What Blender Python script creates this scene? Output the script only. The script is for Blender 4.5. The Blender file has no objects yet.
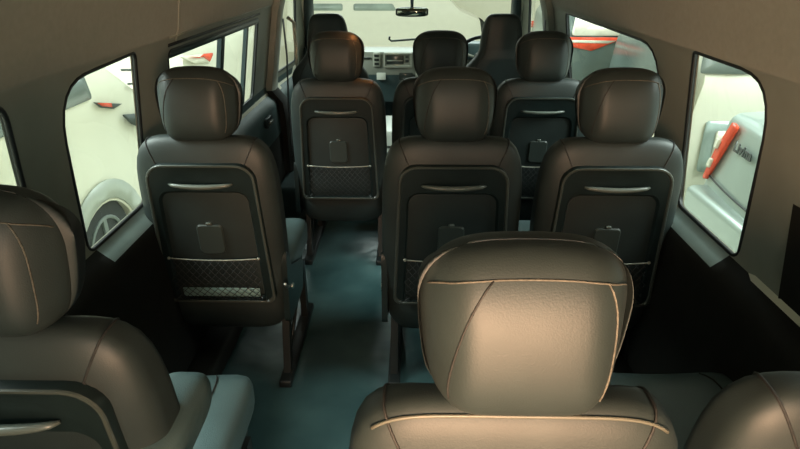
import bpy, bmesh, math, random
from mathutils import Vector, Matrix
from mathutils.geometry import delaunay_2d_cdt
random.seed(7)
scene = bpy.context.scene
COL = scene.collection
R = math.radians
PI = math.pi

# ------------------------------------------------------------------ materials
def new_mat(name):
    m = bpy.data.materials.new(name); m.use_nodes = True
    nt = m.node_tree; b = nt.nodes['Principled BSDF']
    return m, nt, b

def mat(name, col, rough=.5, metal=0., spec=.5, var=.12, vscale=6., bump=0., bscale=300., coat=0., sheen=0.):
    """noise-varied principled material in object space"""
    m, nt, b = new_mat(name)
    b.inputs['Roughness'].default_value = rough
    b.inputs['Metallic'].default_value = metal
    b.inputs['Specular IOR Level'].default_value = spec
    b.inputs['Coat Weight'].default_value = coat
    b.inputs['Sheen Weight'].default_value = sheen
    tc = nt.nodes.new('ShaderNodeTexCoord')
    n = nt.nodes.new('ShaderNodeTexNoise'); n.inputs['Scale'].default_value = vscale; n.inputs['Detail'].default_value = 4
    nt.links.new(tc.outputs['Object'], n.inputs['Vector'])
    r = nt.nodes.new('ShaderNodeValToRGB')
    r.color_ramp.elements[0].position = .3; r.color_ramp.elements[1].position = .7
    lo = [c*(1-var) for c in col]; hi = [min(1, c*(1+var)) for c in col]
    r.color_ramp.elements[0].color = (*lo, 1); r.color_ramp.elements[1].color = (*hi, 1)
    nt.links.new(n.outputs['Fac'], r.inputs['Fac'])
    nt.links.new(r.outputs['Color'], b.inputs['Base Color'])
    if bump > 0:
        v = nt.nodes.new('ShaderNodeTexNoise'); v.inputs['Scale'].default_value = bscale; v.inputs['Detail'].default_value = 2
        nt.links.new(tc.outputs['Object'], v.inputs['Vector'])
        v2 = nt.nodes.new('ShaderNodeTexNoise'); v2.inputs['Scale'].default_value = 9; v2.inputs['Detail'].default_value = 1
        nt.links.new(tc.outputs['Object'], v2.inputs['Vector'])
        ad = nt.nodes.new('ShaderNodeMath'); ad.operation = 'MULTIPLY_ADD'; ad.inputs[1].default_value = 6.
        nt.links.new(v2.outputs['Fac'], ad.inputs[0]); nt.links.new(v.outputs['Fac'], ad.inputs[2])
        bp = nt.nodes.new('ShaderNodeBump'); bp.inputs['Strength'].default_value = bump; bp.inputs['Distance'].default_value = .002
        nt.links.new(ad.outputs[0], bp.inputs['Height'])
        nt.links.new(bp.outputs['Normal'], b.inputs['Normal'])
    return m

M = {}
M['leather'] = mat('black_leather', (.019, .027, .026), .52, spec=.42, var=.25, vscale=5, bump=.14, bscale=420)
M['litleather'] = mat('teal_lit_leather', (.060, .096, .098), .38, spec=.6, var=.2, vscale=4, bump=.4, bscale=420)  # black leather with the teal window light put into its colour
M['piping'] = mat('piping', (.09, .09, .07), .4, var=.15)
M['seam'] = mat('seam_thread', (.012, .012, .011), .7, var=.3, vscale=200)
M['stitch'] = mat('stitch_thread', (.07, .065, .05), .7, var=.4, vscale=200)
M['shell'] = mat('black_shell_plastic', (.009, .016, .016), .34, spec=.4, var=.15, vscale=30, bump=.12, bscale=700)
M['rim'] = mat('shell_rim', (.05, .058, .05), .3, spec=.6, var=.1)
M['flap'] = mat('flap_plastic', (.036, .046, .042), .35, spec=.5, var=.1)
M['handle'] = mat('handle_plastic', (.10, .115, .10), .3, spec=.6, var=.1)
M['net'] = mat('net_cord', (.016, .018, .018), .6, var=.2)
M['wire'] = mat('wire', (.30, .30, .25), .35, metal=.3, var=.1)
M['steel'] = mat('steel', (.55, .56, .52), .28, metal=1., var=.1)
M['blackmetal'] = mat('black_metal', (.010, .013, .013), .45, metal=.2, var=.2)
M['headliner'] = mat('headliner', (.225, .235, .195), .9, spec=.1, var=.05, vscale=60, bump=.25, bscale=500, sheen=.2)
M['pillar'] = mat('pillar_trim', (.235, .25, .215), .55, spec=.3, var=.05, vscale=8, bump=.08, bscale=600)
M['sill'] = mat('lit_sill_trim', (.26, .34, .33), .32, spec=.6, var=.1, vscale=10)  # pale cyan colour stands in for window light on the ledge
M['lower'] = mat('lower_trim', (.013, .013, .011), .8, spec=.2, var=.2, vscale=10, bump=.1, bscale=500)
M['door_teal'] = mat('door_trim_teal', (.035, .06, .06), .5, spec=.35, var=.2, vscale=10)
M['greytrim'] = mat('grey_trim', (.19, .20, .165), .5, spec=.3, var=.06, vscale=12)
M['rubber'] = mat('rubber', (.006, .008, .009), .5, var=.2)
M['frame'] = mat('window_frame_dark', (.03, .05, .055), .4, var=.1)
M['dash'] = mat('dash_plastic', (.20, .21, .17), .5, var=.08)
M['dashdark'] = mat('dash_dark', (.035, .06, .06), .5, var=.1)
M['silverpl'] = mat('silver_plastic', (.36, .37, .30), .4, metal=.1, var=.06)
M['screen'] = mat('radio_screen', (.03, .035, .03), .2, var=.2)
M['paper'] = mat('paper', (.62, .64, .55), .7, var=.05)
M['mirror'] = mat('mirror_glass', (.30, .31, .26), .08, metal=1., var=.2, vscale=25)
M['paintwhite'] = mat('white_car_paint', (.70, .69, .57), .3, spec=.4, var=.03, vscale=2, coat=.3)
M['paintbright'] = mat('bright_white_paint', (.92, .92, .82), .4, var=.02)
M['paintsilver'] = mat('silver_car_paint', (.36, .43, .40), .38, metal=.3, var=.06, vscale=2, coat=.4)
M['paintgrey'] = mat('grey_car_paint', (.12, .16, .15), .35, metal=.2, var=.1, vscale=2, coat=.4)
M['carglass'] = mat('car_window', (.11, .14, .13), .15, spec=.6, var=.35, vscale=1.5)
M['carglasspale'] = mat('pale_car_window', (.34, .42, .40), .12, spec=.6, var=.3, vscale=1.5)
M['carglassgrey'] = mat('grey_car_window', (.17, .20, .18), .3, var=.25, vscale=3)
M['archshade'] = mat('painted_arch_shading', (.42, .46, .41), .4, var=.12, vscale=3)
M['tyre'] = mat('tyre', (.03, .035, .035), .8, var=.2)
M['archdark'] = mat('arch_liner', (.07, .085, .08), .8, var=.2)
M['wheelrim'] = mat('wheel_rim', (.16, .19, .18), .5, metal=.2, var=.1)
M['redlamp'] = mat('red_lamp', (.75, .075, .03), .25, var=.15, vscale=14)
M['clearlamp'] = mat('clear_lamp', (.75, .72, .6), .2, var=.1)
M['badge'] = mat('badge_black', (.02, .03, .03), .3, var=.1)
M['beltweb'] = mat('seat_belt_webbing', (.02, .024, .024), .7, var=.2, vscale=80)
M['blue'] = mat('blue_plastic', (.02, .05, .09), .4, var=.1)
M['tray'] = mat('grey_tray', (.5, .52, .45), .5, var=.06)

def floor_mat():
    m, nt, b = new_mat('vinyl_floor')
    b.inputs['Roughness'].default_value = .30
    tc = nt.nodes.new('ShaderNodeTexCoord')
    n = nt.nodes.new('ShaderNodeTexNoise'); n.inputs['Scale'].default_value = 3.2; n.inputs['Detail'].default_value = 6
    r = nt.nodes.new('ShaderNodeValToRGB')
    r.color_ramp.elements[0].position = .3; r.color_ramp.elements[1].position = .72
    r.color_ramp.elements[0].color = (.014, .040, .043, 1); r.color_ramp.elements[1].color = (.060, .115, .118, 1)
    nt.links.new(tc.outputs['Object'], n.inputs['Vector']); nt.links.new(n.outputs['Fac'], r.inputs['Fac'])
    nt.links.new(r.outputs['Color'], b.inputs['Base Color'])
    v = nt.nodes.new('ShaderNodeTexNoise'); v.inputs['Scale'].default_value = 5
    nt.links.new(tc.outputs['Object'], v.inputs['Vector'])
    bp = nt.nodes.new('ShaderNodeBump'); bp.inputs['Strength'].default_value = .5; bp.inputs['Distance'].default_value = .02
    nt.links.new(v.outputs['Fac'], bp.inputs['Height']); nt.links.new(bp.outputs['Normal'], b.inputs['Normal'])
    return m
M['floor'] = floor_mat()

def ground_mat():
    m, nt, b = new_mat('concrete_yard')
    b.inputs['Roughness'].default_value = .85
    tc = nt.nodes.new('ShaderNodeTexCoord')
    n = nt.nodes.new('ShaderNodeTexNoise'); n.inputs['Scale'].default_value = .9; n.inputs['Detail'].default_value = 8
    r = nt.nodes.new('ShaderNodeValToRGB')
    r.color_ramp.elements[0].color = (.70, .70, .60, 1); r.color_ramp.elements[1].color = (.86, .86, .74, 1)
    nt.links.new(tc.outputs['Object'], n.inputs['Vector']); nt.links.new(n.outputs['Fac'], r.inputs['Fac'])
    nt.links.new(r.outputs['Color'], b.inputs['Base Color'])
    return m
M['ground'] = ground_mat()

def glass_mat(name, tint=(.93, .97, .95)):
    m = bpy.data.materials.new(name); m.use_nodes = True
    nt = m.node_tree; nt.nodes.clear()
    o = nt.nodes.new('ShaderNodeOutputMaterial'); mx = nt.nodes.new('ShaderNodeMixShader')
    t = nt.nodes.new('ShaderNodeBsdfTransparent'); t.inputs['Color'].default_value = (*tint, 1)
    g = nt.nodes.new('ShaderNodeBsdfGlossy'); g.inputs['Roughness'].default_value = .03
    g.inputs['Color'].default_value = (.9, .95, .93, 1)
    lw = nt.nodes.new('ShaderNodeLayerWeight'); lw.inputs['Blend'].default_value = .5
    pw = nt.nodes.new('ShaderNodeMath'); pw.operation = 'POWER'; pw.inputs[1].default_value = 5.
    f = nt.nodes.new('ShaderNodeMath'); f.operation = 'MULTIPLY_ADD'; f.inputs[1].default_value = .6; f.inputs[2].default_value = .03
    nt.links.new(lw.outputs['Facing'], pw.inputs[0]); nt.links.new(pw.outputs[0], f.inputs[0])
    nt.links.new(f.outputs[0], mx.inputs[0]); nt.links.new(t.outputs[0], mx.inputs[1]); nt.links.new(g.outputs[0], mx.inputs[2])
    nt.links.new(mx.outputs[0], o.inputs[0])
    return m
M['glass'] = glass_mat('window_glass')

# ------------------------------------------------------------------ helpers
def tag(o, label=None, cat=None, group=None, kind=None):
    if label: o['label'] = label
    if cat: o['category'] = cat
    if group: o['group'] = group
    if kind: o['kind'] = kind
    return o

def empty(name, loc=(0, 0, 0), rz=0, label=None, cat=None, group=None, kind=None):
    o = bpy.data.objects.new(name, None); COL.objects.link(o)
    o.empty_display_size = .1
    o.location = loc; o.rotation_euler = (0, 0, rz)
    return tag(o, label, cat, group, kind)

def link(name, bm, mats, parent=None, smooth=True, auto=None):
    me = bpy.data.meshes.new(name)
    bm.normal_update(); bm.to_mesh(me); bm.free()
    if not isinstance(mats, (list, tuple)): mats = [mats]
    for m in mats: me.materials.append(m)
    if smooth:
        for p in me.polygons: p.use_smooth = True
        if auto is not None:
            me.set_sharp_from_angle(angle=R(auto))
    o = bpy.data.objects.new(name, me); COL.objects.link(o)
    if parent: o.parent = parent
    return o

def bm_box(bm, lo, hi, bev=0., seg=3):
    b2 = bmesh.new()
    bmesh.ops.create_cube(b2, size=1)
    s = [hi[i]-lo[i] for i in range(3)]; c = [(hi[i]+lo[i])/2 for i in range(3)]
    for v in b2.verts:
        v.co = Vector((v.co.x*s[0]+c[0], v.co.y*s[1]+c[1], v.co.z*s[2]+c[2]))
    if bev > 0:
        bmesh.ops.bevel(b2, geom=list(b2.edges), offset=min(bev, .49*min(s)), segments=seg, profile=.5, affect='EDGES')
    merge(bm, b2)

def merge(bm, b2, mtx=None):
    if mtx is not None: bmesh.ops.transform(b2, matrix=mtx, verts=b2.verts)
    vm = {}
    for v in b2.verts: vm[v] = bm.verts.new(v.co)
    for f in b2.faces:
        try:
            nf = bm.faces.new([vm[v] for v in f.verts]); nf.material_index = f.material_index
        except ValueError: pass
    b2.free()

def tube(bm, pts, r, seg=8, closed=False, rfun=None):
    pts = [Vector(p) for p in pts]; n = len(pts); rings = []
    up0 = None
    for i, p in enumerate(pts):
        if closed: t = pts[(i+1) % n]-pts[i-1]
        else: t = pts[min(i+1, n-1)]-pts[max(i-1, 0)]
        if t.length < 1e-9: t = Vector((0, 0, 1))
        t.normalize()
        if up0 is None:
            a = Vector((0, 0, 1)) if abs(t.z) < .9 else Vector((0, 1, 0))
        else: a = up0
        u = a - t*a.dot(t)
        if u.length < 1e-6: u = t.orthogonal()
        u.normalize(); w = t.cross(u); up0 = u
        rr = r if rfun is None else r*rfun(i/(n-1 if n > 1 else 1))
        rings.append([bm.verts.new(p+(u*math.cos(2*PI*k/seg)+w*math.sin(2*PI*k/seg))*rr) for k in range(seg)])
    m = n if closed else n-1
    for i in range(m):
        a, b = rings[i], rings[(i+1) % n]
        for k in range(seg):
            bm.faces.new([a[k], a[(k+1) % seg], b[(k+1) % seg], b[k]])
    if not closed:
        bm.faces.new(rings[0][::-1]); bm.faces.new(rings[-1])

def sgn(x): return -1. if x < 0 else 1.

def superq(hx, hy, hz, a=5., b=3.5, N=14, deform=None):
    """rounded box: a = roundness of xz outline, b = roundness against y. returns bmesh and a surface function"""
    def S(d):
        x, y, z = d
        n = ((abs(x)**a+abs(z)**a)**(b/a)+abs(y)**b)**(1/b)
        p = Vector((x/n*hx, y/n*hy, z/n*hz))
        return deform(p) if deform else p
    bm = bmesh.new(); cache = {}
    def V(i, j, k):
        key = (i, j, k)
        if key not in cache:
            f = lambda q: math.tan((2*q/N-1)*PI/4)
            cache[key] = bm.verts.new(S((f(i), f(j), f(k))))
        return cache[key]
    for u in range(N):
        for v in range(N):
            for s in (0, N):
                q = [V(s, u, v), V(s, u+1, v), V(s, u+1, v+1), V(s, u, v+1)]
                bm.faces.new(q if s else q[::-1])
                q = [V(u, s, v), V(u, s, v+1), V(u+1, s, v+1), V(u+1, s, v)]
                bm.faces.new(q if s else q[::-1])
                q = [V(u, v, s), V(u+1, v, s), V(u+1, v+1, s), V(u, v+1, s)]
                bm.faces.new(q if s else q[::-1])
    return bm, S

def rrect(x0, x1, z0, z1, r, n=6):
    """rounded rectangle points (x,z) counter-clockwise; r scalar or 4 radii (x0z0, x1z0, x1z1, x0z1)"""
    if not isinstance(r, (tuple, list)): r = (r,)*4
    out = []
    for (cx, cz, a0, rr) in ((x0+r[0], z0+r[0], 180, r[0]), (x1-r[1], z0+r[1], 270, r[1]), (x1-r[2], z1-r[2], 0, r[2]), (x0+r[3], z1-r[3], 90, r[3])):
        for i in range(n+1):
            a = R(a0+90*i/n); out.append((cx+rr*math.cos(a), cz+rr*math.sin(a)))
    return out

def round_poly(corners, n=6):
    """corners: (u, v, radius) -> list of (u,v) with rounded corners"""
    out = []; m = len(corners)
    for i, (x, y, r) in enumerate(corners):
        p = Vector((x, y)); a = Vector(corners[i-1][:2]); b = Vector(corners[(i+1) % m][:2])
        da = (a-p).normalized(); db = (b-p).normalized()
        ang = da.angle(db); t = min(r/math.tan(ang/2), .48*(a-p).length, .48*(b-p).length)
        if r <= 0: out.append((x, y)); continue
        p0 = p+da*t; p1 = p+db*t
        for k in range(n+1):
            s = k/n
            q = p0*(1-s)**2+p*2*s*(1-s)+p1*s**2
            out.append((q.x, q.y))
    return out

def inside(p, poly):
    x, y = p; c = False; n = len(poly); j = n-1
    for i in range(n):
        xi, yi = poly[i]; xj, yj = poly[j]
        if (yi > y) != (yj > y) and x < (xj-xi)*(y-yi)/(yj-yi)+xi: c = not c
        j = i
    return c

def cdt_sheet(outer, holes, us, vs, lines=()):
    """triangulated 2d region with holes and inner grid points. returns verts2d, faces"""
    pts = [Vector(p) for p in outer]; edges = [(i, (i+1) % len(outer)) for i in range(len(outer))]
    for h in holes:
        s = len(pts); pts += [Vector(p) for p in h]
        edges += [(s+i, s+(i+1) % len(h)) for i in range(len(h))]
    for (p, q) in lines:
        s = len(pts); pts += [Vector(p), Vector(q)]; edges.append((s, s+1))
    for u in us:
        for v in vs:
            if inside((u, v), outer) and not any(inside((u, v), h) for h in holes): pts.append(Vector((u, v)))
    vo, eo, fo, *_ = delaunay_2d_cdt(pts, edges, [], 0, 1e-5)
    F = []
    for f in fo:
        c = sum((vo[i] for i in f), Vector((0, 0)))/len(f)
        if inside(c, outer) and not any(inside(c, h) for h in holes): F.append(f)
    return vo, F

def copy_tree(o, parent=None, skip=()):
    c = o.copy(); COL.objects.link(c); c.parent = parent
    for ch in list(o.children):
        if ch.name.split('.')[0] in skip: continue
        copy_tree(ch, c, skip)
    return c

def frange(a, b, s):
    n = max(1, int(round((b-a)/s)))
    return [a+(b-a)*i/n for i in range(n+1)]

# ------------------------------------------------------------------ van shell (structure)
Y0, Y1 = -.35, 5.05
PROF = [(0, .86), (.5, .868), (.60, .872), (.66, .876), (.69, .880), (.715, .893), (.735, .918), (.755, .941), (.77, .946), (.80, .947), (1.28, .868), (1.30, .860), (1.325, .850),
        (1.42, .835), (1.5, .80), (1.6, .74), (1.68, .66), (1.74, .56)]
def wall_x(z):
    for i in range(len(PROF)-1):
        z0, x0 = PROF[i]; z1, x1 = PROF[i+1]
        if z <= z1: return x0+(x1-x0)*(z-z0)/(z1-z0)
    return PROF[-1][1]
def narrow(y):  # the body narrows a little towards the windscreen
    return 1-.06*max(0, (y-3.6)/1.4)**2
W2 = round_poly([(1.575, .760, .03), (2.01, .760, .05), (1.925, 1.288, .03), (1.46, 1.268, .13)])
W2R = round_poly([(1.575, .760, .03), (2.01, .760, .05), (1.915, 1.296, .03), (1.46, 1.290, .13)])
W3 = round_poly([(.30, .760, .08), (1.37, .760, .04), (1.26, 1.272, .06), (.25, 1.262, .08)])
W1L = round_poly([(2.27, .80, .05), (3.58, .80, .04), (3.58, 1.252, .03), (2.20, 1.252, .03)])
W1R = round_poly([(2.27, .80, .05), (3.60, .80, .04), (3.60, 1.280, .03), (2.15, 1.275, .19)])
W0 = round_poly([(4.12, .84, .04), (4.80, .84, .03), (4.50, 1.40, .06), (4.08, 1.40, .05)])

def build_wall(side, wins):
    outer = [(Y0, 0), (Y1, 0), (Y1, .90), (4.62, 1.60), (4.55, 1.74), (Y0, 1.74)]
    zs = [0, .25, .5, .60, .66, .69, .715, .735, .755, .80, .86, .92, .98, 1.04, 1.10, 1.16, 1.22, 1.28, 1.30, 1.325, 1.36, 1.42, 1.5, 1.55, 1.6, 1.64, 1.68]
    # rows of constraint lines keep trim borders crisp
    lines = [((Y0, z), (Y1, z)) for z in (.70, .755)] + [((Y0, z), (4.6, z)) for z in (1.30, 1.325)] if False else []
    wl = [((yy, .69), (yy, .755)) for yy in (1.345, 1.60)]
    lines += wl
    if side > 0: lines.append(((1.345, .70), (1.345, 1.02)))
    for z in (.60, .69, .715, .735, .755): lines.append(((Y0+.001, z), (Y1-.001, z)))
    for z in (1.30, 1.325): lines.append(((Y0+.001, z), (3.95, z)))
    vo, F = cdt_sheet(outer, wins, frange(Y0+.03, Y1-.03, .06), zs, lines)
    bm = bmesh.new()
    vs = [bm.verts.new((side*wall_x(p.y)*narrow(p.x), p.x, p.y)) for p in vo]
    for f in F:
        c = sum((vo[i] for i in f), Vector((0, 0)))/len(f)
        try: nf = bm.faces.new([vs[i] for i in (f if side < 0 else f[::-1])])
        except ValueError: continue
        y, z = c
        if z > 1.301: mi = 0
        elif z > .755: mi = 1 if y < 3.9 else 4
        elif z > .715:
            mi = 2 if y > 1.59 else 3
        else: mi = 3
        if side > 0 and y < 1.345 and z < 1.01: mi = 3
        if y > 2.9 and z < .80 and side < 0: mi = 5 if z > .45 else 3
        nf.material_index = mi
    # reveals of the window openings
    for w in wins:
        n = len(w)
        a = [bm.verts.new((side*wall_x(z)*narrow(y), y, z)) for y, z in w]
        b = [bm.verts.new((side*(wall_x(z)*narrow(y)+.014), y, z)) for y, z in w]
        for i in range(n):
            nf = bm.faces.new([a[i], a[(i+1) % n], b[(i+1) % n], b[i]]); nf.material_index = 6
    bmesh.ops.remove_doubles(bm, verts=bm.verts, dist=1e-5)
    o = link('wall_left' if side < 0 else 'wall_right', bm, [M['headliner'], M['pillar'], M['sill'], M['lower'], M['greytrim'], M['door_teal'], M['rubber']], smooth=True, auto=40)
    tag(o, kind='structure')
    # outer sheet metal so the shell is closed from outside
    bm = bmesh.new(); vo, F = cdt_sheet(outer, wins, frange(Y0+.03, Y1-.03, .2), frange(.1, 1.7, .1))
    vs = [bm.verts.new((side*(wall_x(p.y)*narrow(p.x)+.018), p.x, p.y)) for p in vo]
    for f in F: bm.faces.new([vs[i] for i in (f if side > 0 else f[::-1])])
    o2 = link('trim_7' if side < 0 else 'trim_8', bm, M['paintwhite'], auto=40); tag(o2, kind='structure')
    return o

winsL = [W3, W2, W1L, W0]; W3R = round_poly([(.30, 1.01, .06), (1.31, 1.01, .04), (1.26, 1.272, .06), (.25, 1.262, .08)])
winsR = [W3R, W2R, W1R, W0]
build_wall(-1, winsL); build_wall(1, winsR)

wn = 0
def build_window(side, w, sliding=False):
    global wn; wn += 1
    n = len(w)
    # glass
    root = empty('window_%d' % wn, (side*.9, sum(p[0] for p in w)/n, 1.0), kind='structure')
    def W(y, z, off): return Vector((side*(wall_x(z)*narrow(y)+off), y, z))-Vector(root.location)
    bm = bmesh.new()
    vo, F = cdt_sheet(w, [], frange(min(p[0] for p in w), max(p[0] for p in w), .15), frange(.8, 1.4, .1))
    vs = [bm.verts.new(W(p.x, p.y, .010)) for p in vo]
    for f in F: bm.faces.new([vs[i] for i in f])
    link('pane', bm, M['glass'], root)
    bm = bmesh.new(); tube(bm, [W(y, z, .003) for y, z in w], .0065, 8, closed=True)
    link('seal', bm, M['rubber'], root)
    if sliding:
        bm = bmesh.new()
        for (ya, yb, wd) in ((2.90, 2.90, .06), (3.36, 3.36, .035)):
            for s in range(1):
                pa, pb = W(ya, .80, .012), W(yb, 1.25, .012)
                q = bmesh.new()
                vv = []
                for (p, zz) in ((pa, 0), (pb, 1)):
                    for dx, dy in ((-.010, -wd/2), (.010, -wd/2), (.010, wd/2), (-.010, wd/2)):
                        vv.append(q.verts.new((p.x+dx, p.y+dy, p.z)))
                for k in range(4): q.faces.new([vv[k], vv[(k+1) % 4], vv[4+(k+1) % 4], vv[4+k]])
                q.faces.new(vv[:4][::-1]); q.faces.new(vv[4:])
                merge(bm, q)
        link('sliding_frame', bm, M['frame'], root, smooth=False)
        bm = bmesh.new()
        tube(bm, [W(2.22, 1.240, .004), W(2.8, 1.238, .004), W(3.56, 1.236, .004)], .016, 8)
        link('slide_rail', bm, M['frame'], root)
    return root
for w in (W3, W2): build_window(-1, w)
build_window(-1, W1L, sliding=True); build_window(-1, W0)
for w in winsR: build_window(1, w)

# floor with a side kick, ceiling
bm = bmesh.new(); bm_box(bm, (-.9, Y0, -.05), (.9, 5.0, 0))
tag(link('floor', bm, M['floor'], smooth=False), kind='structure')
bm = bmesh.new()
prof = [(-.60, 1.72), (-.45, 1.80), (-.2, 1.845), (0, 1.855), (.2, 1.845), (.45, 1.80), (.60, 1.72)]
ys = frange(Y0, 4.55, .3); rows = []
for y in ys: rows.append([bm.verts.new((x, y, z)) for x, z in prof])
for i in range(len(rows)-1):
    for k in range(len(prof)-1): bm.faces.new([rows[i][k], rows[i+1][k], rows[i+1][k+1], rows[i][k+1]])
o = link('ceiling', bm, M['headliner']); tag(o, kind='structure')
md = o.modifiers.new('s', 'SOLIDIFY'); md.thickness = .03; md.offset = 1

# baseboard-like ducts along both walls
for side, nm in ((-1, 'baseboard_left'), (1, 'baseboard_right')):
    bm = bmesh.new()
    xa, xb = side*.87, side*.76
    bm_box(bm, (min(xa, xb), -.3, 0), (max(xa, xb), 3.0, .10), .02)
    tag(link(nm, bm, M['lower']), kind='structure')

# header creases, pillar seams (trim)
tn = 0
def trim(pts, r, m, seg=8):
    global tn; tn += 1
    bm = bmesh.new(); tube(bm, pts, r, seg)
    return tag(link('trim_%d' % tn, bm, m), kind='structure')
def WP(side, y, z, off=0): return (side*(wall_x(z)*narrow(y)+off), y, z)
trim([WP(-1, 2.27, z, -.001) for z in frange(1.28, 1.70, .03)], .0045, M['pillar'])
trim([WP(-1, y, 1.300, 0) for y in frange(2.2, 3.85, .2)], .004, M['greytrim'])
trim([WP(-1, y, 1.272, 0) for y in frange(2.2, 3.60, .2)], .006, M['rubber'])

# centre pillars beside the front doors
for side in (-1, 1):
    tn += 1
    bm = bmesh.new()
    for (y, dz0, wd, dp) in ((3.98, 0, .07, .05),):
        q = []
        for z in frange(.05, 1.66, .08):
            lean = .0
            yy = y+lean; x = wall_x(z)*narrow(yy)
            ww = wd*(1.15 if z < .8 else 1.)
            ring = [(x+.03, yy-ww), (x-dp*.75, yy-ww), (x-dp, yy-ww*.6), (x-dp, yy+ww*.6), (x-dp*.75, yy+ww), (x+.03, yy+ww)]
            q.append([bm.verts.new((side*a, b, z)) for a, b in ring])
        for i in range(len(q)-1):
            for k in range(6):
                f = bm.faces.new([q[i][k], q[i][(k+1) % 6], q[i+1][(k+1) % 6], q[i+1][k]])
                f.material_index = 1 if i < 9 else 0
    tag(link('trim_%d' % (20+tn), bm, [M['pillar'], M['lower']], auto=50), kind='structure')

# windscreen frame, glass and front bulkhead
wsr = empty('window_9', (0, 4.9, 1.2), kind='structure')
bm = bmesh.new(); n = 12; g = []
for j in range(7):
    t = j/6; row = []
    for i in range(n+1):
        s = -1+2*i/n; xw = (.80-.06*t)*s
        y = 5.10-.52*t+.10*(1-s*s)+.0; z = .90+.80*t
        row.append(bm.verts.new((xw, y-4.9, z-1.2)))
    g.append(row)
for j in range(6):
    for i in range(n): bm.faces.new([g[j][i], g[j][i+1], g[j+1][i+1], g[j+1][i]])
link('pane', bm, M['glass'], wsr)
for s in (-1, 1):
    bm = bmesh.new()
    tube(bm, [(s*.83, 5.08-4.9, -.32), (s*.79, 4.82-4.9, .12), (s*.755, 4.57-4.9, .48)], .045, 10)
    link('frame', bm, M['frame'], wsr)
bm = bmesh.new(); tube(bm, [(x, 4.60+.10*(1-(x/.76)**2)-4.9, 1.74-1.2) for x in frange(-.76, .76, .12)], .05, 10)
link('frame', bm, M['headliner'], wsr)
bm = bmesh.new(); bm_box(bm, (-.88, 5.0, 0), (.88, 5.08, .90), .01)
tag(link('wall_front', bm, M['dashdark']), kind='structure')
# raised engine housing the front seats stand on
bm = bmesh.new(); bm_box(bm, (-.86, 3.58, 0), (.86, 4.98, .22), .03); 
tag(link('trim_30', bm, M['door_teal']), kind='structure')

# ------------------------------------------------------------------ passenger seat
RAKE = .11
def rk(p):  # recline
    p = Vector(p); p.y -= (p.z-.6)*RAKE; return p
def rake_bm(bm):
    for v in bm.verts: v.co = rk(v.co)
    return bm

def loops_mesh(bm, loops, xs=None, fill=True, mats=None):
    rings = []
    for (pts, y) in loops: rings.append([bm.verts.new((x, y, z)) for x, z in pts])
    for i in range(len(rings)-1):
        a, b = rings[i], rings[i+1]; n = len(a)
        for k in range(n):
            f = bm.faces.new([a[k], a[(k+1) % n], b[(k+1) % n], b[k]])
            if mats: f.material_index = mats[i]
    if fill: 
        f = bm.faces.new(rings[-1])
        if mats: f.material_index = mats[-1]

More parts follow.
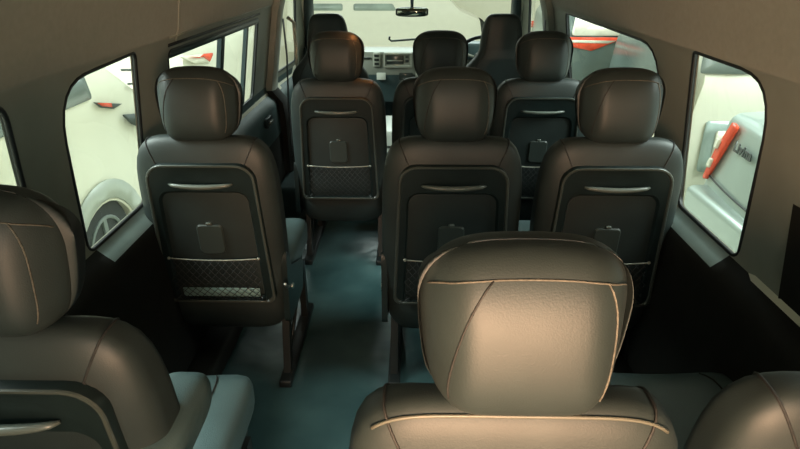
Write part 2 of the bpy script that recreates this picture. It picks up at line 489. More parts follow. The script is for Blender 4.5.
def make_seat():
    global BACK_S
    root = empty('passenger_seat')
    # backrest: soft cover
    def dfm(p):
        t = (p.z+.395)/.79
        k = 1.0-.035*max(0, (t-.55)/.45)**1.6-.05*max(0, (.25-t)/.25)
        p = Vector((p.x*k, p.y, p.z))
        if p.y > 0:   # front: side bolsters
            p.y += .03*(abs(p.x)/.22)**2-.012
        else:
            # pinch between the shell area and the lower bulge
            p.y += .012*math.exp(-((t-.20)/.03)**2)
        return p
    bm, S = superq(.240, .072, .395, 6.0, 3.0, 22, dfm)
    for v in bm.verts: v.co = rk(v.co+Vector((0, .07, .632)))
    BACK_S = S
    back = link('backrest', bm, M['leather'], root)
    # shoulder seams
    for s in (-1, 1):
        bm = bmesh.new(); pts = []
        for i in range(17):
            a = -.95+1.3*i/16
            p = S((s*.80, -math.cos(a)*.9 if True else 0, 1.0 if False else .0+1.0))
            pts.append(p)
        pts = []
        for i in range(15):
            yy = -1+2*i/14
            pts.append(S((s*.80, yy, 1.0)))
        for i in range(1, 10): pts.insert(0, S((s*.86, -1, 1.0-.16*i)))
        pts = [rk(p*1.003+Vector((0, .07, .632))) for p in pts]
        tube(bm, pts, .0022, 6)
        link('seam', bm, M['seam'], back)
    # hard shell on the back
    def wide(pts): return [(x*(1+.13*max(0, .945-z)/.55), z) for x, z in pts]
    RR = lambda i, r: wide(rrect(-.178+i, .178-i, .395+i, .945-i, (.03, .03, r, r), 6))
    bm = bmesh.new()
    loops = [(RR(0, .058), .02), (RR(0, .058), -.009), (RR(.002, .057), -.0125), (RR(.007, .052), -.0125), (RR(.010, .05), -.007),
             (wide(rrect(-.148, .148, .405, .850, (.02, .02, .04, .04), 6)), -.007),
             (wide(rrect(-.138, .138, .412, .835, (.02, .02, .032, .032), 6)), .010),
             (wide(rrect(-.125, .125, .42, .82, (.02, .02, .03, .03), 6)), .011)]
    loops_mesh(bm, loops, mats=[0, 1, 1, 1, 0, 0, 0, 0])
    rake_bm(bm)
    shell = link('back_shell', bm, [M['shell'], M['rim']], root, auto=35)
    # handle recess + handle
    bm = bmesh.new()
    loops = [(rrect(-.085, .085, .852, .915, .018, 5), -.0072), (rrect(-.078, .078, .858, .908, .014, 5), .004)]
    loops_mesh(bm, loops); rake_bm(bm)
    link('handle_recess', bm, M['shell'], shell, auto=35)
    bm = bmesh.new()
    pts = []
    for i in range(17):
        t = i/16; x = -.105+.21*t
        pts.append((x, -.012-.016*math.sin(PI*t)**.5, .878-.006*math.sin(PI*t)))
    tube(bm, pts, .0105, 10, rfun=lambda t: .35+.65*math.sin(PI*min(1, max(0, t)))**.4)
    for v in bm.verts: v.co.z = .876+(v.co.z-.876)*.85
    rake_bm(bm)
    link('grab_handle', bm, M['handle'], shell)
    # square flap with catch
    bm = bmesh.new()
    loops = [(rrect(-.045, .045, .605, .722, (.022, .022, .014, .014), 5), .012), (rrect(-.045, .045, .605, .722, (.022, .022, .014, .014), 5), -.006),
             (rrect(-.041, .041, .609, .718, (.020, .020, .012, .012), 5), -.010)]
    loops_mesh(bm, loops); rake_bm(bm)
    flap = link('flap', bm, M['flap'], shell, auto=35)
    bm = bmesh.new(); bm_box(bm, (-.010, -.010, .722), (.010, .010, .731), .003, 2); rake_bm(bm)
    link('catch', bm, M['handle'], flap)
    # net pocket
    net = bmesh.new(); xs = .158
    def NP(x, z):
        u = x/xs; w = (z-.415)/(.592-.415)
        return rk((x*(1+.05*(1-w)), -.012-.016*math.sin(PI*min(1, max(0, w)))*(1-.5*u*u)-.006, z-.008*(1-u*u)*w))
    stepx = .026; H = .177; k = -8
    lines = []
    for sg in (1, -1):
        x0 = -xs-H
        while x0 < xs+H:
            pts = []
            for i in range(11):
                z = .415+H*i/10; x = x0+sg*H*(i/10)*.85
                if sg < 0: x = x0+H*.85*(1-i/10)
                if abs(x) <= xs: pts.append(NP(x, z))
            if len(pts) > 1: tube(net, pts, .0012, 4)
            x0 += stepx
    netr = link('storage_net', net, M['net'], root)
    bm = bmesh.new(); tube(bm, [NP(-xs+2*xs*i/12, .592) for i in range(13)], .0028, 6); link('net_top_wire', bm, M['wire'], netr)
    for s in (-1, 1):
        bm = bmesh.new(); b2 = bmesh.new(); bmesh.ops.create_uvsphere(b2, u_segments=8, v_segments=6, radius=.006)
        p = NP(s*xs, .592); merge(bm, b2, Matrix.Translation(p)); link('net_button', bm, M['wire'], netr)
    bm = bmesh.new(); tube(bm, [NP(-xs*1.02+2*xs*1.02*i/12, .408) for i in range(13)], .0036, 6); link('net_bottom_wire', bm, M['rim'], netr)
    # headrest
    def hd(p):
        t = (p.z+.116)/.232
        k = 1.0-.13*max(0, (.62-t)/.62)**1.5-.14*max(0, (t-.62)/.38)**2
        q = Vector((p.x*k, p.y*(.86+.2*math.sin(PI*t)), p.z))
        if p.z > 0: q.z -= .10*(abs(q.x)**2)/.14*max(0, p.z)/.13*1.0
        if p.y < 0: q.y += .06*(max(0, abs(q.x)-.065)/.07)**2      # back face curves round to the sides
        return q
    bm, S2 = superq(.135, .070, .116, 4.7, 3.5, 22, hd)
    hc = Vector((0, .034, 1.128))
    def HR(p): return Vector((p.x, p.y-(p.z)*(-.10 if p.y < 0 else .0)-.02*abs(p.z)*0, p.z))+hc
    for v in bm.verts: v.co = HR(v.co)
    head = link('headrest', bm, M['leather'], root)
    for (xb, xt) in ((-1.0, -.44), (.98, .80)):
        bm = bmesh.new()
        pts = [HR(S2((xb+(xt-xb)*(i/13), -1, -.93+1.79*i/13))*1.003) for i in range(14)]
        tube(bm, pts, .0014, 6); link('side_seam', bm, M['seam'] if xb < 0 else M['stitch'], head)
    bm = bmesh.new()
    pts = [HR(S2((-1.25+2.5*i/30, -1+.5*max(0, abs(i-15)/15-.7), .86-.55*max(0, abs(i-15)/15-.62)**1.2))*1.003) for i in range(31)]
    tube(bm, pts, .0014, 6); link('top_seam', bm, M['stitch'], head)
    for s in (-1, 1):
        bm = bmesh.new(); tube(bm, [(s*.068, .028, .97), (s*.068, .032, 1.06)], .006, 10); post = link('headrest_post', bm, M['steel'], root)
        bm = bmesh.new(); tube(bm, [(s*.068, .030, .995), (s*.068, .030, 1.032)], .012, 12); link('post_sleeve', bm, M['handle'], post)
    # cushion
    def cd(p):
        q = p.copy(); q.z += .02*(abs(q.x)/.22)**2 if q.z > 0 else 0
        if q.y > .12: q.z += -.015*((q.y-.12)/.12)**2
        return q
    bm = bmesh.new(); b2, S3 = superq(.237, .068, .245, 7, 3.6, 16)
    # superq's y is thickness -> rotate so thickness is z
    for v in b2.verts: v.co = Vector((v.co.x, v.co.z, v.co.y))
    for f in b2.faces: f.normal_flip()
    for v in b2.verts: v.co = cd(v.co)+Vector((0, .355, .445))
    merge(bm, b2)
    cush = link('seat_cushion', bm, M['litleather'], root)
    for s in (-1, 1):
        bm = bmesh.new()
        pts = []
        for i in range(14):
            p = S3((s*.66, 1.0, -1+2*i/13)); p = Vector((p.x, p.z, p.y)); pts.append(cd(p)*1.0+Vector((0, .355, .447)))
        tube(bm, pts, .0022, 6); link('cushion_seam', bm, M['seam'], cush)
    # base frame, side covers, legs
    bm = bmesh.new(); bm_box(bm, (-.20, .10, .30), (.20, .56, .375), .015); link('base_frame', bm, M['blackmetal'], root)
    for s in (-1, 1):
        bm = bmesh.new()
        pl = round_poly([(.02, .30, .03), (.30, .30, .03), (.34, .42, .03), (.12, .50, .05), (.04, .62, .03)])
        a = [bm.verts.new((s*.222, y, z)) for y, z in pl]; b = [bm.verts.new((s*.244, y, z)) for y, z in pl]
        for k in range(len(a)): bm.faces.new([a[k], a[(k+1) % len(a)], b[(k+1) % len(a)], b[k]])
        bm.faces.new(a); bm.faces.new(b)
        bmesh.ops.recalc_face_normals(bm, faces=bm.faces)
        cov = link('side_cover', bm, M['shell'], root, auto=30)
        bm = bmesh.new(); b2 = bmesh.new(); bmesh.ops.create_cone(b2, cap_ends=True, segments=14, radius1=.013, radius2=.011, depth=.012)
        merge(bm, b2, Matrix.Translation((s*.243, .10, .42)) @ Matrix.Rotation(PI/2, 4, 'Y')); link('bolt', bm, M['steel'], cov)
    for s in (-1, 1):
        for (ya, yb) in ((.16, .10), (.50, .52)):
            bm = bmesh.new()
            q = [bm.verts.new(c) for c in [(s*.20-.014, ya-.022, .32), (s*.20+.014, ya-.022, .32), (s*.20+.014, ya+.022, .32), (s*.20-.014, ya+.022, .32),
                                           (s*.20-.014, yb-.024, .03), (s*.20+.014, yb-.024, .03), (s*.20+.014, yb+.024, .03), (s*.20-.014, yb+.024, .03)]]
            for k in range(4): bm.faces.new([q[k], q[(k+1) % 4], q[4+(k+1) % 4], q[4+k]])
            bm.faces.new(q[:4]); bm.faces.new(q[4:])
            bmesh.ops.recalc_face_normals(bm, faces=bm.faces)
            link('leg', bm, M['blackmetal'], root, smooth=False)
        bm = bmesh.new(); bm_box(bm, (s*.20-.024, .02, 0), (s*.20+.024, .62, .032), .006, 2)
        link('floor_rail', bm, M['blackmetal'], root)
        bm = bmesh.new(); tube(bm, [(s*.20, .13, .06), (s*.20, .50, .30)], .008, 8); link('brace', bm, M['blackmetal'], root)
    # reclining lever
    bm = bmesh.new(); tube(bm, [(.240, .06, .44), (.246, .00, .47), (.247, -.03, .50)], .006, 8); link('recline_lever', bm, M['steel'], root)
    return root

seat0 = make_seat()
SEATS = [
    # x, y, label, skip
    (-.365, 2.93, 'black leather seat nearest the sliding side door, right behind the front passenger seat', ()),
    (.14, 2.97, 'middle black leather seat of the foremost passenger row, mostly hidden by the seat behind it', ()),
    (.64, 2.95, 'black leather seat on the right of the foremost passenger row, behind the driver seat', ()),
    (-.69, 1.885, 'black leather seat by the left windows with a teal sheet in its net pocket', ()),
    (.14, 1.885, 'black leather seat in the middle, directly before the nearest big headrest', ()),
    (.668, 1.88, 'black leather seat by the right window through which the silver car shows', ()),
    (-.66, .78, 'near black leather seat cut off at the left edge, with a raised armrest', ()),
    (.145, .620, 'closest black leather seat in the middle, its headrest lit warm brown', ()),
    (.675, .655, 'near seat at the lower right corner with only its black leather shoulder showing, no headrest', ('headrest', 'headrest_post')),
]
seats = []
for i, (x, y, lab, skip) in enumerate(SEATS):
    o = seat0 if i == 0 else copy_tree(seat0, None, skip)
    o.location = (x, y, 0)
    tag(o, lab, 'seat', 'black leather passenger seats in three rows')
    seats.append(o)
seats[0].rotation_euler.z = R(0)

for ch in seats[8].children:      # this seat slides its cushion further forward
    if ch.name.split('.')[0] in ('seat_cushion', 'base_frame'): ch.location.y = .16

# armrest only on the near left seat
bm, _ = superq(.056, .050, .13, 4, 3, 12)
for v in bm.verts: v.co = Vector((v.co.x, v.co.z, v.co.y))
for f in bm.faces: f.normal_flip()
arm = link('armrest', bm, M['litleather'], seats[6]); arm.location = (.205, .10, .745)
bm = bmesh.new(); tube(bm, [(-.010, -.10, .030), (.02, -.10, .020), (.070, -.085, .000)], .0075, 10)
link('armrest_lever', bm, M['steel'], arm)
bm = bmesh.new(); bm_box(bm, (-.02, -.06, -.24), (.02, .02, -.02), .01); link('armrest_bracket', bm, M['shell'], arm)

# piping across the top of the closest back, and its light lower cover
bm = bmesh.new()
pp = [BACK_S((-.93+1.86*i/30, -.50, 1.0)) for i in range(31)]
pp = [rk(p*1.003+Vector((0, .07, .632))) for p in pp]
tube(bm, pp, .0028, 6); link('top_piping', bm, M['piping'], seats[7])

# sheet tucked into the net of the middle-row left seat
bm = bmesh.new(); bm_box(bm, (-.13, -.0115, .424), (.150, -.0085, .462), .001, 1); rake_bm(bm)
o = link('folded_sheet', bm, mat('teal_sheet', (.22, .36, .35), .5, var=.1)); o.location = (-.695, 1.885, 0)
tag(o, 'pale teal folded sheet behind the net of the left middle-row seat', 'paper')

# ------------------------------------------------------------------ front seats (integrated headrest)
def make_front(name, x, label, cat):
    root = empty(name, (x, 3.90, 0), 0, label, cat)
    def d(p):
        t = (p.z+.39)/.78
        # silhouette: head narrow at top, shoulders wide
        if t > .74: k = .50+.04*(1-t)/.26
        elif t > .50: s = (t-.50)/.24; s = s*s*(3-2*s); k = 1.0-.46*s
        else: k = 1.0
        return Vector((p.x*k, p.y*(1 if t < .7 else .85), p.z))
    bm, S = superq(.245, .075, .39, 5.5, 3, 26, d)
    for v in bm.verts: v.co = Vector((v.co.x, v.co.y-(v.co.z)*.10, v.co.z+.865))
    bk = link('backrest', bm, M['leather'], root)
    bm = bmesh.new()
    for s in (-1, 1):
        pts = [S((s*.9, -1, -.7+1.75*i/16)) for i in range(17)]
        tube(bm, [Vector((p.x, p.y-(p.z)*.10, p.z+.865))*1.0 for p in pts], .003, 6)
    link('seam', bm, M['seam'], bk)
    bm, _ = superq(.25, .07, .26, 6, 3.4, 14)
    for v in bm.verts: v.co = Vector((v.co.x, v.co.z+.29, v.co.y+.47))
    for f in bm.faces: f.normal_flip()
    link('seat_cushion', bm, M['leather'], root)
    bm = bmesh.new(); bm_box(bm, (-.22, .05, .221), (.22, .50, .41), .03); link('seat_base', bm, M['blackmetal'], root)
    return root
make_front('front_passenger_seat', -.52, 'front passenger seat with built-in headrest, left of the windscreen', 'seat')
make_front('driver_seat', .555, 'driver seat with built-in headrest before the steering wheel', 'seat')

# ------------------------------------------------------------------ dashboard
dash = empty('dashboard', (0, 4.72, 0), 0, 'pale grey dashboard with radio under the windscreen', 'dashboard')
bm = bmesh.new()
prof = [(.30, .50), (.05, .52), (.03, .66), (.00, .74), (.00, .86), (.03, .905), (.10, .925), (.27, .915), (.27, .5)]
xs = frange(-.80, .80, .1); rows = []
for x in xs:
    rows.append([bm.verts.new((x, y+.03*(x/.8)**2, z+(.03 if .25 < x < .72 and z > .85 and y < .2 else 0))) for y, z in prof])
for i in range(len(rows)-1):
    for k in range(len(prof)-1):
        f = bm.faces.new([rows[i][k], rows[i+1][k], rows[i+1][k+1], rows[i][k+1]])
        f.material_index = 1 if k <= 2 else 0
bm.faces.new(rows[0]); bm.faces.new(rows[-1][::-1])
bmesh.ops.recalc_face_normals(bm, faces=bm.faces)
link('dash_body', bm, [M['dash'], M['dashdark']], dash, auto=35)
# radio
bm = bmesh.new()
loops_mesh(bm, [(rrect(-.215, .005, .795, .905, .01, 3), .01), (rrect(-.215, .005, .795, .905, .01, 3), -.015), (rrect(-.203, -.007, .806, .894, .008, 3), -.018), (rrect(-.195, -.015, .812, .888, .006, 3), -.008)], fill=True)
rad = link('radio_surround', bm, M['silverpl'], dash, auto=30)
bm = bmesh.new(); bm_box(bm, (-.193, -.016, .822), (-.06, -.006, .886), .003, 2); rd = link('radio', bm, M['screen'], rad)
bm = bmesh.new(); bm_box(bm, (-.187, -.0205, .845), (-.068, -.016, .853), .001, 1); link('disc_slot', bm, M['silverpl'], rd)
for zz in (.835, .865):
    bm = bmesh.new(); bm_box(bm, (-.048, -.016, zz), (-.022, -.004, zz+.02), .003, 2); link('button', bm, M['screen'], rad)
bm = bmesh.new(); bm_box(bm, (-.295, -.012, .80), (-.240, .01, .905), .006, 2); sp = link('switch_panel', bm, M['silverpl'], dash)
for zz in (.815, .845, .875):
    bm = bmesh.new(); bm_box(bm, (-.285, -.018, zz), (-.250, -.010, zz+.018), .003, 2); link('switch', bm, M['screen'], sp)
bm = bmesh.new(); bm_box(bm, (-.40, -.008, .860), (-.315, .01, .872), .003, 2); link('air_slot', bm, M['screen'], dash)
bm = bmesh.new(); bm_box(bm, (-.27, .000, .70), (-.20, .03, .755), .003, 2); link('sticker', bm, M['paper'], dash)
bm = bmesh.new(); bm_box(bm, (-.095, -.012, .70), (.01, .03, .755), .006, 2); link('ashtray', bm, M['screen'], dash)
bm = bmesh.new(); bm_box(bm, (.03, -.012, .70), (.05, .02, .79), .006, 2); link('gear_gate', bm, M['silverpl'], dash)
bm = bmesh.new(); bm_box(bm, (.36, -.06, .86), (.72, .12, .985), .03, 3); link('instrument_hood', bm, M['dashdark'], dash)

# steering wheel
sw = empty('steering_wheel', (.50, 4.44, .90), 0, 'black steering wheel with pale spokes on the right before the windscreen', 'steering wheel')
mt = Matrix.Rotation(R(-62), 4, 'X')
bm = bmesh.new(); tube(bm, [mt @ Vector((.185*math.cos(2*PI*i/40), .185*math.sin(2*PI*i/40), 0)) for i in range(40)], .013, 8, closed=True); link('rim', bm, M['shell'], sw)
for a in (200, 340, 270):
    bm = bmesh.new(); tube(bm, [mt @ Vector((.03*math.cos(R(a)), .03*math.sin(R(a)), 0)), mt @ Vector((.18*math.cos(R(a)), .18*math.sin(R(a)), 0))], .010, 8); link('spoke', bm, M['silverpl'], sw)
bm = bmesh.new(); b2, _ = superq(.055, .02, .055, 3, 3, 8); merge(bm, b2, mt @ Matrix.Rotation(PI/2, 4, 'X')); link('hub', bm, M['shell'], sw)
bm = bmesh.new(); tube(bm, [(0, .02, -.01), (0, .22, -.13)], .03, 10); link('column', bm, M['shell'], sw)

# wiper lying on the glass outside
bm = bmesh.new()
tube(bm, [(-.185, 5.23, .965), (-.19, 5.24, .945), (-.17, 5.24, .93), (-.10, 5.24, .935), (.10, 5.24, .95), (.22, 5.24, .945)], .009, 6)
o = link('windscreen_wiper', bm, M['shell']); tag(o, 'black wiper arm lying across the bottom of the windscreen', 'wiper')

# mirror
mr = empty('rear_view_mirror', (0.0, 4.58, 1.21), 0, 'rear view mirror hanging at the top of the windscreen', 'mirror')
def md_(p): return Vector((p.x, p.y, p.z*(1-.15*(p.x/.12)**2)+.012*(p.x/.12)**2*0))
bm, _ = superq(.118, .018, .034, 6, 3, 12, md_); link('housing', bm, M['shell'], mr)
bm = bmesh.new(); loops_mesh(bm, [(rrect(-.105, .105, -.025, .025, .018, 5), -.0165), (rrect(-.104, .104, -.024, .024, .018, 5), -.0195)]); link('mirror_glass', bm, M['mirror'], mr)
bm = bmesh.new(); tube(bm, [(0, .01, .02), (0, .05, .09), (0, .06, .40)], .012, 8, rfun=lambda t: .8+.6*t); link('stalk', bm, M['blue'], mr)

# tray with papers between the front seats
ct = empty('centre_tray', (-.10, 4.05, .22), 0, 'pale grey storage tray between the two front seats', 'tray')
bm = bmesh.new(); bm_box(bm, (-.12, -.2, .001), (.16, .28, .30), .03); link('tray_body', bm, M['tray'], ct)
for k in range(2):
    bm = bmesh.new(); bm_box(bm, (-.09, -.205, .10+.09*k), (.13, -.195, .115+.09*k), .003, 2); link('slot', bm, M['screen'], ct)

# ------------------------------------------------------------------ door hardware and belts
def belt(name, pts, wd, label):
    bm = bmesh.new(); L = []; 
    pts = [Vector(p) for p in pts]
    for i, p in enumerate(pts):
        L.append((bm.verts.new(p+Vector((0, -wd/2, 0))), bm.verts.new(p+Vector((0, wd/2, 0)))))
    for i in range(len(L)-1): bm.faces.new([L[i][0], L[i][1], L[i+1][1], L[i+1][0]])
    o = link(name, bm, M['beltweb']); m = o.modifiers.new('s', 'SOLIDIFY'); m.thickness = .003
    return tag(o, label, 'seat belt')
belt('seat_belt', [(-.80, 3.90, 1.22), (-.79, 3.89, 1.0), (-.80, 3.88, .7), (-.80, 3.86, .35)], .045, 'black seat belt hanging on the left pillar by the front passenger seat')
belt('seat_belt', [(.805, 3.84, 1.22), (.81, 3.83, 1.0), (.815, 3.82, .7), (.82, 3.80, .35)], .045, 'black seat belt hanging on the right pillar behind the driver seat')
gh = empty('grab_rail', (-.76, 4.0, .95), 0, 'pale grab rail fixed to the left pillar by the sliding door', 'handle')
bm = bmesh.new(); tube(bm, [(-.03, 0, .27), (.01, -.01, .24), (.015, -.01, .0), (.012, -.01, -.30), (-.03, 0, -.34)], .012, 8); link('rail', bm, M['silverpl'], gh)
dh = empty('door_handle', (-.86, 3.55, .66), 0, 'small dark latch handle on the sliding side door trim', 'handle')
bm = bmesh.new(); bm_box(bm, (-.012, -.06, -.03), (.012, .06, .03), .008); link('bezel', bm, M['shell'], dh)
bm = bmesh.new(); bm_box(bm, (.012, -.045, -.012), (.026, .03, .008), .005); link('lever', bm, M['handle'], dh)

# ------------------------------------------------------------------ outside: yard and cars
GZ = -.66
bm = bmesh.new(); bmesh.ops.create_grid(bm, x_segments=2, y_segments=2, size=40)
for v in bm.verts: v.co.z = GZ; v.co.y += 10
tag(link('ground', bm, M['ground'], smooth=False), kind='structure')

def make_car(name, loc, rz, label, paint, L, W, corners, arches, belt_z, H, side_wins, glass, wheel_r=.31, group=None):
    """local x = length (tail 0, nose L), y = lateral, z from ground"""
    root = empty(name, (loc[0], loc[1], GZ), rz, label, 'car', group)
    base = .22
    pts = []
    # bottom line with arches, going +x
    bot = [(corners[0][0], base)]
    for ax in arches:
        r = wheel_r+.07
        for k in range(13):
            a = PI-PI*k/12; bot.append((ax+r*math.cos(a), max(base, base+.06+r*math.sin(a)) if 0 < k < 12 else base))
    bot.append((corners[-1][0], base))
    top = round_poly([(x, z, r) for x, z, r in corners] )[::-1]
    outline = bot+top
    def hw(x, z):
        h = W/2
        if z > belt_z: h -= .16*((z-belt_z)/(H-belt_z))**1.3
        h -= .05*max(0, (.25-x)/.25)**2+.08*max(0, (x-L+.5)/.5)**2
        if z < .40: h -= .03*((.40-z)/.2)
        return h
    vo, F = cdt_sheet(outline, [], frange(.1, L-.1, .25), frange(.35, H-.05, .12))
    bm = bmesh.new()
    A = [bm.verts.new((p.x, hw(p.x, p.y), p.y)) for p in vo]; B = [bm.verts.new((p.x, -hw(p.x, p.y), p.y)) for p in vo]
    cnt = {}
    for f in F:
        bm.faces.new([A[i] for i in f][::-1]); bm.faces.new([B[i] for i in f])
        for i in range(len(f)):
            e = (f[i], f[(i+1) % len(f)]); cnt[e] = 1
    for (i, j) in list(cnt):
        if (j, i) not in cnt:
            # subdivide across the width for crown
            prev = (A[i], A[j])
            for s in range(1, 9):
                t = s/8
                if s < 8:
                    def mk(q):
                        h = hw(vo[q].x, vo[q].y); yy = h*(1-2*t); bul = .06*(1-(yy/h)**2)
                        x = vo[q].x; z = vo[q].y
                        dx = -bul if x < .35 else (bul if x > L-.6 else 0); dz = bul*.5 if z > H-.25 else 0
                        return bm.verts.new((x+dx, yy, z+dz))
                    cur = (mk(i), mk(j))
                else: cur = (B[i], B[j])
                bm.faces.new([prev[0], prev[1], cur[1], cur[0]]); prev = cur
    bmesh.ops.remove_doubles(bm, verts=bm.verts, dist=1e-4)
    bmesh.ops.recalc_face_normals(bm, faces=bm.faces)
    link('body', bm, paint, root, auto=38)
    root['_'] = 0; del root['_']
    def side_panel(pname, poly, m, off=.006, sides=(-1, 1), parent=root):
        for s in sides:
            bm = bmesh.new(); vo, F = cdt_sheet(poly, [], frange(min(p[0] for p in poly), max(p[0] for p in poly), .2), frange(min(p[1] for p in poly), max(p[1] for p in poly), .1))
            vs = [bm.verts.new((p.x, s*(hw(p.x, p.y)+off), p.y)) for p in vo]
            for f in F: bm.faces.new([vs[i] for i in f])
            o = link(pname, bm, m, parent); md = o.modifiers.new('s', 'SOLIDIFY'); md.thickness = .012; md.offset = 0
    for w in side_wins: side_panel('side_window', round_poly(w), glass)
    for ax in arches:
        for s in (-1, 1):
            y = s*(W/2-.11)
            wr = empty('wheel', (ax, y, 0)); wr.parent = root
            bm = bmesh.new(); b2 = bmesh.new(); bmesh.ops.create_cone(b2, cap_ends=True, segments=36, radius1=wheel_r, radius2=wheel_r, depth=.19)
            bmesh.ops.bevel(b2, geom=[e for e in b2.edges if len(e.link_faces) == 2 and any(len(f.verts) > 4 for f in e.link_faces)], offset=.02, segments=2, affect='EDGES')
            merge(bm, b2, Matrix.Translation((0, 0, wheel_r)) @ Matrix.Rotation(PI/2, 4, 'X')); link('tyre', bm, M['tyre'], wr, auto=40)
            bm = bmesh.new()
            for k in range(5):
                a = 2*PI*k/5; q = bmesh.new()
                bmesh.ops.create_cube(q, size=1)
                for v in q.verts: v.co = Vector((v.co.x*.05*(1-.3*v.co.z), v.co.y*.02, v.co.z*wheel_r*.62+wheel_r*.34))
                merge(bm, q, Matrix.Translation((0, s*.098, wheel_r)) @ Matrix.Rotation(a, 4, 'Y'))
            tube(bm, [(wheel_r*.64*math.cos(2*PI*i/28), s*.097, wheel_r+wheel_r*.64*math.sin(2*PI*i/28)) for i in range(28)], .014, 6, closed=True)
            link('alloy_rim', bm, M['wheelrim'], wr, auto=30)
            # arch liner
            bm = bmesh.new(); r = wheel_r+.075; va = []; vb = []
            for k in range(13):
                a = PI-PI*k/12
                va.append(bm.verts.new((ax+r*math.cos(a), s*(W/2-.03), base+.06+r*math.sin(a)))); vb.append(bm.verts.new((ax+r*math.cos(a), s*(W/2-.30), base+.06+r*math.sin(a))))
            for k in range(12): bm.faces.new([va[k], va[k+1], vb[k+1], vb[k]])
            bm.faces.new(vb)
            link('arch_liner', bm, M['archdark'], root)
            bm = bmesh.new(); pts = []
            for k in range(15):
                a = PI-PI*k/14; pts.append((ax+(r-.004)*math.cos(a), s*(W/2+.0), base+.06+(r-.004)*math.sin(a)))
            tube(bm, pts, .012, 6); link('arch_lip', bm, paint, root)
    return root, hw, side_panel

MPV = lambda L, H: [(0.0, .22, 0), (-.02, .60, .05), (.06, 1.0, .10), (.22, H-.02, .18), (1.6, H, .3), (L-1.75, H-.04, .35), (L-.95, 1.06, .25), (L-.12, .86, .22), (L, .50, .10), (L-.02, .22, 0)]
VAN = lambda L, H: [(0.0, .22, 0), (0, .60, .05), (.05, 1.1, .10), (.12, H-.02, .14), (1.6, H, .3), (L-1.35, H-.04, .3), (L-.55, 1.15, .2), (L-.08, .95, .15), (L, .50, .10), (L-.02, .22, 0)]
SEDAN = lambda L, H: [(0.05, .22, 0), (0, .62, .06), (.10, 1.13, .06), (.70, 1.17, .15), (1.25, H-.03, .3), (2.2, H, .3), (2.9, 1.10, .25), (L-.15, .86, .2), (L, .5, .1), (L-.02, .22, 0)]

# C: white people carrier beside the left windows, nose forward (local x -> +Y)
car, hw, sp = make_car('parked_van', (-2.945, .55), PI/2, 'white van close beside the left windows, its wheel arch in view', M['paintwhite'], 4.75, 1.75,
    VAN(4.75, 1.78), (.60, 3.15), 1.35, 1.78, [[(.45, 1.39, .04), (3.30, 1.39, .04), (3.34, 1.56, .04), (.5, 1.56, .06)]], M['carglass'], wheel_r=.37)
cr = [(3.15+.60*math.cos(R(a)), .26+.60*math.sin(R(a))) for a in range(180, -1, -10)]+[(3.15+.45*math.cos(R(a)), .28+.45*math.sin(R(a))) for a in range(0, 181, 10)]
sp('arch_shading', cr, M['archshade'], .012, (-1,))  # grey crescent: shading of the body round the arch, painted as colour
sp('side_lamp', [(3.33, 1.356), (3.38, 1.322), (3.50, 1.29), (3.50, 1.318)], M['redlamp'], .016, (-1,))
sp('lamp_edge', [(3.30, 1.366), (3.37, 1.318), (3.53, 1.272), (3.66, 1.278)], M['archdark'], .010, (-1,))
sp('door_mirror', round_poly([(3.60, 1.215, .01), (3.715, 1.12, .03), (3.86, 1.05, .02), (3.92, 1.15, .02)]), M['archdark'], .03, (-1,))
for zz in (1.38, 1.48):
    sp('roof_line', [(3.83, zz), (4.10, zz-.045), (4.10, zz-.030), (3.83, zz+.012)], M['archdark'], .010, (-1,))

# D: white car further ahead on the left, red tail lamp
car, hw, sp = make_car('parked_car', (-2.95, 5.48), PI/2, 'white car further ahead on the left with a red tail lamp', M['paintwhite'], 4.3, 1.75,
    MPV(4.3, 1.66), (.75, 3.3), 1.45, 1.66, [[(.7, 1.46, .02), (2.4, 1.46, .02), (2.4, 1.58, .02), (.8, 1.58, .02)]], M['carglasspale'])
sp('tail_lamp', round_poly([(.02, 1.42, .01), (.33, 1.31, .03), (.75, 1.26, .03), (.92, 1.33, .02), (.60, 1.365, .01)]), M['clearlamp'], .010, (-1,))
sp('tail_lamp_lens', round_poly([(.10, 1.41, .01), (.45, 1.345, .01), (.60, 1.365, .01), (.90, 1.335, .02), (.74, 1.27, .02), (.58, 1.335, .01)]), M['redlamp'], .020, (-1,))

# A: white van parked across on the right, side toward us
car, hw, sp = make_car('parked_van', (1.95, 5.14), 0, 'white van with grey windows parked across behind the silver car', M['paintwhite'], 4.7, 1.75,
    VAN(4.7, 1.84), (.85, 3.5), 1.46, 1.84, [[(.06, 1.49, .02), (3.3, 1.49, .04), (3.1, 1.74, .05), (.10, 1.74, .06)]], M['carglassgrey'])
bm = bmesh.new()
loops_mesh(bm, [(rrect(-.80, .80, 1.14, 1.60, .08, 5), 0), (rrect(-.79, .79, 1.15, 1.59, .08, 5), -.015)])
for v in bm.verts:
    v.co = Vector((-.035-.06*(1-(v.co.x/.87)**2)+(v.co.z-1.18)*.14+v.co.y, -v.co.x, v.co.z))
link('rear_window', bm, M['carglass'], car, auto=30)
sp('side_window_frame', round_poly([(.16, .78, .03), (.43, .78, .03), (.43, 1.16, .03), (.16, 1.16, .03)]), M['carglasspale'], .008, (-1,))
sp('side_window_pane', round_poly([(.24, .78, .02), (.43, .78, .02), (.43, 1.09, .02), (.24, 1.09, .02)]), M['clearlamp'], .016, (-1,))

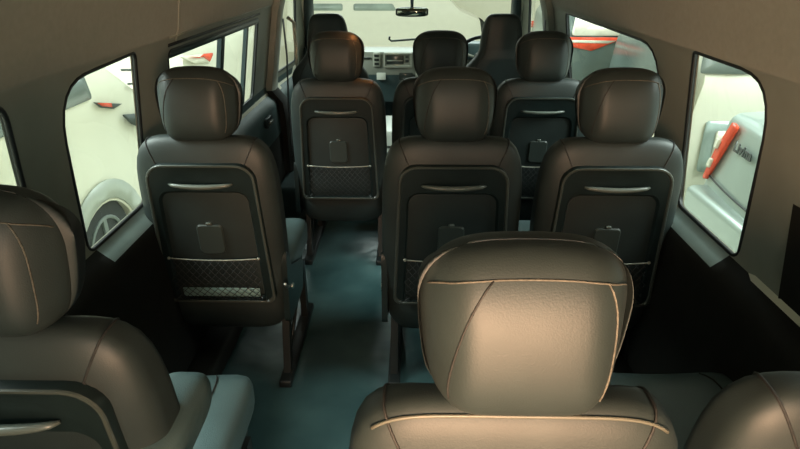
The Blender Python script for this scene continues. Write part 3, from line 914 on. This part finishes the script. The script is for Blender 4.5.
# B: grey car beyond, long red lamp
car, hw, sp = make_car('parked_car', (1.45, 7.2), 0, 'grey car with a long red wedge lamp, seen through the right front window', M['paintgrey'], 4.4, 1.8,
    VAN(4.4, 1.76), (.8, 3.4), 1.50, 1.76, [[(.15, 1.52, .03), (3.0, 1.52, .03), (2.8, 1.70, .04), (.2, 1.70, .04)]], M['clearlamp'])
sp('tail_lamp', round_poly([(.06, 1.505, .01), (.70, 1.505, .01), (.36, 1.375, .02), (.06, 1.43, .01)]), M['redlamp'], .014)
sp('lamp_strip', [(.06, 1.455), (.52, 1.448), (.60, 1.475), (.06, 1.480)], M['clearlamp'], .024)

# E: silver saloon, tail toward us on the right
car, hw, sp = make_car('parked_car', (1.98, 3.05), 0, 'silver car with a curved red tail lamp and dark name lettering', M['paintsilver'], 4.4, 1.72,
    [(0.05, .22, 0), (0, .80, .06), (.10, 1.31, .08), (.70, 1.35, .15), (1.35, 1.54, .3), (2.2, 1.55, .3), (3.0, 1.10, .25), (4.25, .86, .2), (4.4, .5, .1), (4.38, .22, 0)], (.9, 3.45), 1.2, 1.55, [[(1.25, 1.22, .04), (2.6, 1.22, .04), (2.1, 1.45, .05), (1.6, 1.45, .05)]], M['carglass'])
CARE = car
# tail panel pieces stand on the rear face (x about -.05)
def rear_x(y, z): 
    base = 0.0 if z <= .80 else (z-.80)/.56*.10
    return base-.06*(1-(y/.86)**2)-.004
def rear_panel(nm, poly, m, off, parent):
    bm = bmesh.new(); vo, F = cdt_sheet(poly, [], frange(-.8, .8, .08), frange(.5, 1.35, .08))
    vs = [bm.verts.new((rear_x(p.x, p.y)-off, p.x, p.y)) for p in vo]
    for f in F: bm.faces.new([vs[i] for i in f])
    o = link(nm, bm, m, parent); md = o.modifiers.new('s', 'SOLIDIFY'); md.thickness = .02; md.offset = 0
    return o
tl = rear_panel('tail_lamp', round_poly([(.62, 1.27, .02), (.70, 1.28, .02), (.79, 1.08, .05), (.815, .87, .02), (.76, .88, .02), (.69, 1.06, .04)]), M['redlamp'], .012, car)
for zz in (.96, 1.09):
    rear_panel('reversing_lens', round_poly([(.755, zz, .01), (.80, zz, .01), (.79, zz+.06, .01), (.745, zz+.06, .01)]), M['clearlamp'], .026, tl)
rear_panel('tail_lamp', round_poly([(-.62, 1.31, .02), (-.68, 1.10, .04), (-.74, .93, .02), (-.81, .92, .02), (-.79, 1.12, .05), (-.70, 1.32, .02)]), M['redlamp'], .012, car)
bm = bmesh.new(); bm_box(bm, (-.13, -.80, .28), (.05, .80, .84), .05, 4); link('rear_bumper', bm, M['paintsilver'], car)
bm = bmesh.new(); tube(bm, [(rear_x(y, .89)-.004, y, .89+.02*(y/.8)**2) for y in frange(-.78, .78, .1)], .006, 6); link('tailgate_gap', bm, M['rubber'], car)
# lettering
fc = bpy.data.curves.new('lettering_source', 'FONT'); fc.body = 'Livina'; fc.size = .09; fc.extrude = .003; fc.shear = .25; fc.space_character = 1.12; fc.offset = .003
fo = bpy.data.objects.new('lettering_source', fc); COL.objects.link(fo); bpy.context.view_layer.update()
me = bpy.data.meshes.new_from_object(fo); COL.objects.unlink(fo); bpy.data.objects.remove(fo)
me.materials.clear(); me.materials.append(M['badge'])
fo = bpy.data.objects.new('name_lettering', me); COL.objects.link(fo)
fo.parent = car; fo.location = (rear_x(.45, 1.2)-.010, .575, 1.135)
fo.rotation_euler = (PI/2, 0, -PI/2-.06)

# far white vans ahead
for k, (x, y, lab) in enumerate(((-2.95, 15.5, 'far white van seen through the windscreen on the left'), (1.2, 20.0, 'far white van seen through the windscreen on the right'))):
    car, hw, sp = make_car('parked_van', (x, y), 0, lab, M['paintbright'], 4.6, 1.7,
        VAN(4.6, 1.95), (.7, 3.7), 1.05, 1.95, [[(.35, 1.15, .04), (1.35, 1.15, .04), (1.35, 1.30, .05), (.4, 1.30, .05)], [(1.6, 1.15, .04), (2.6, 1.15, .04), (2.5, 1.30, .05), (1.6, 1.30, .05)]], M['carglasspale'], group=None)

# ------------------------------------------------------------------ light, world, camera
w = bpy.data.worlds.new('world'); scene.world = w; w.use_nodes = True
nt = w.node_tree; bg = nt.nodes['Background']
tc = nt.nodes.new('ShaderNodeTexCoord'); n = nt.nodes.new('ShaderNodeTexNoise'); n.inputs['Scale'].default_value = 2
r = nt.nodes.new('ShaderNodeValToRGB')
r.color_ramp.elements[0].color = (.57, .61, .47, 1); r.color_ramp.elements[1].color = (.66, .69, .54, 1)
nt.links.new(tc.outputs['Generated'], n.inputs['Vector']); nt.links.new(n.outputs['Fac'], r.inputs['Fac']); nt.links.new(r.outputs['Color'], bg.inputs['Color'])
bg.inputs['Strength'].default_value = 1.0

def area(name, loc, target, size, energy, col, sy=None, spread=PI):
    l = bpy.data.lights.new(name, 'AREA'); l.shape = 'RECTANGLE'; l.size = size; l.size_y = sy or size
    l.energy = energy; l.color = col
    o = bpy.data.objects.new(name, l); COL.objects.link(o); o.location = loc
    o.rotation_euler = (Vector(target)-Vector(loc)).to_track_quat('-Z', 'Y').to_euler()
    l.spread = spread
    return o
area('tailgate_light', (.10, -.36, 1.06), (.14, .7, 1.08), .7, 13, (1, .60, .35), .4, R(75))
area('rear_daylight', (.05, -1.3, 1.75), (0, 1.5, .9), 1.4, 13, (.95, 1, .90), .7)
area('left_daylight', (-3.6, 1.8, 3.6), (0, 2.2, .7), 3.0, 520, (.88, 1, .95), 2.0)
area('right_daylight', (3.6, 1.9, 3.6), (0, 2.2, .7), 3.0, 420, (.88, 1, .95), 2.0)
area('front_daylight', (0, 7.0, 3.6), (0, 3.2, .9), 3.0, 300, (.85, 1, .97), 2.0)
sp_ = bpy.data.lights.new('orange_glow_spot', 'SPOT'); sp_.energy = 34; sp_.color = (1, .35, .10); sp_.spot_size = R(30); sp_.spot_blend = .9; sp_.shadow_soft_size = .03  # added spot for the orange glow on a headrest, not a real fitting
so = bpy.data.objects.new('orange_glow_spot', sp_); COL.objects.link(so); so.location = (.12, 3.05, 1.70)
so.rotation_euler = (Vector((-.26, 2.98, 1.16))-Vector(so.location)).to_track_quat('-Z', 'Y').to_euler()

cd_ = bpy.data.cameras.new('camera'); cam = bpy.data.objects.new('camera', cd_); COL.objects.link(cam)
cam.location = (0, 0, 1.55)
cd_.sensor_width = 36; cd_.lens = 36*600/800; cd_.clip_start = .02; cd_.clip_end = 200
cam.rotation_euler = (R(90-23.75), 0, R(1.08))
scene.camera = cam
scene.view_settings.view_transform = 'Standard'
scene.view_settings.look = 'None'
scene.view_settings.exposure = 0
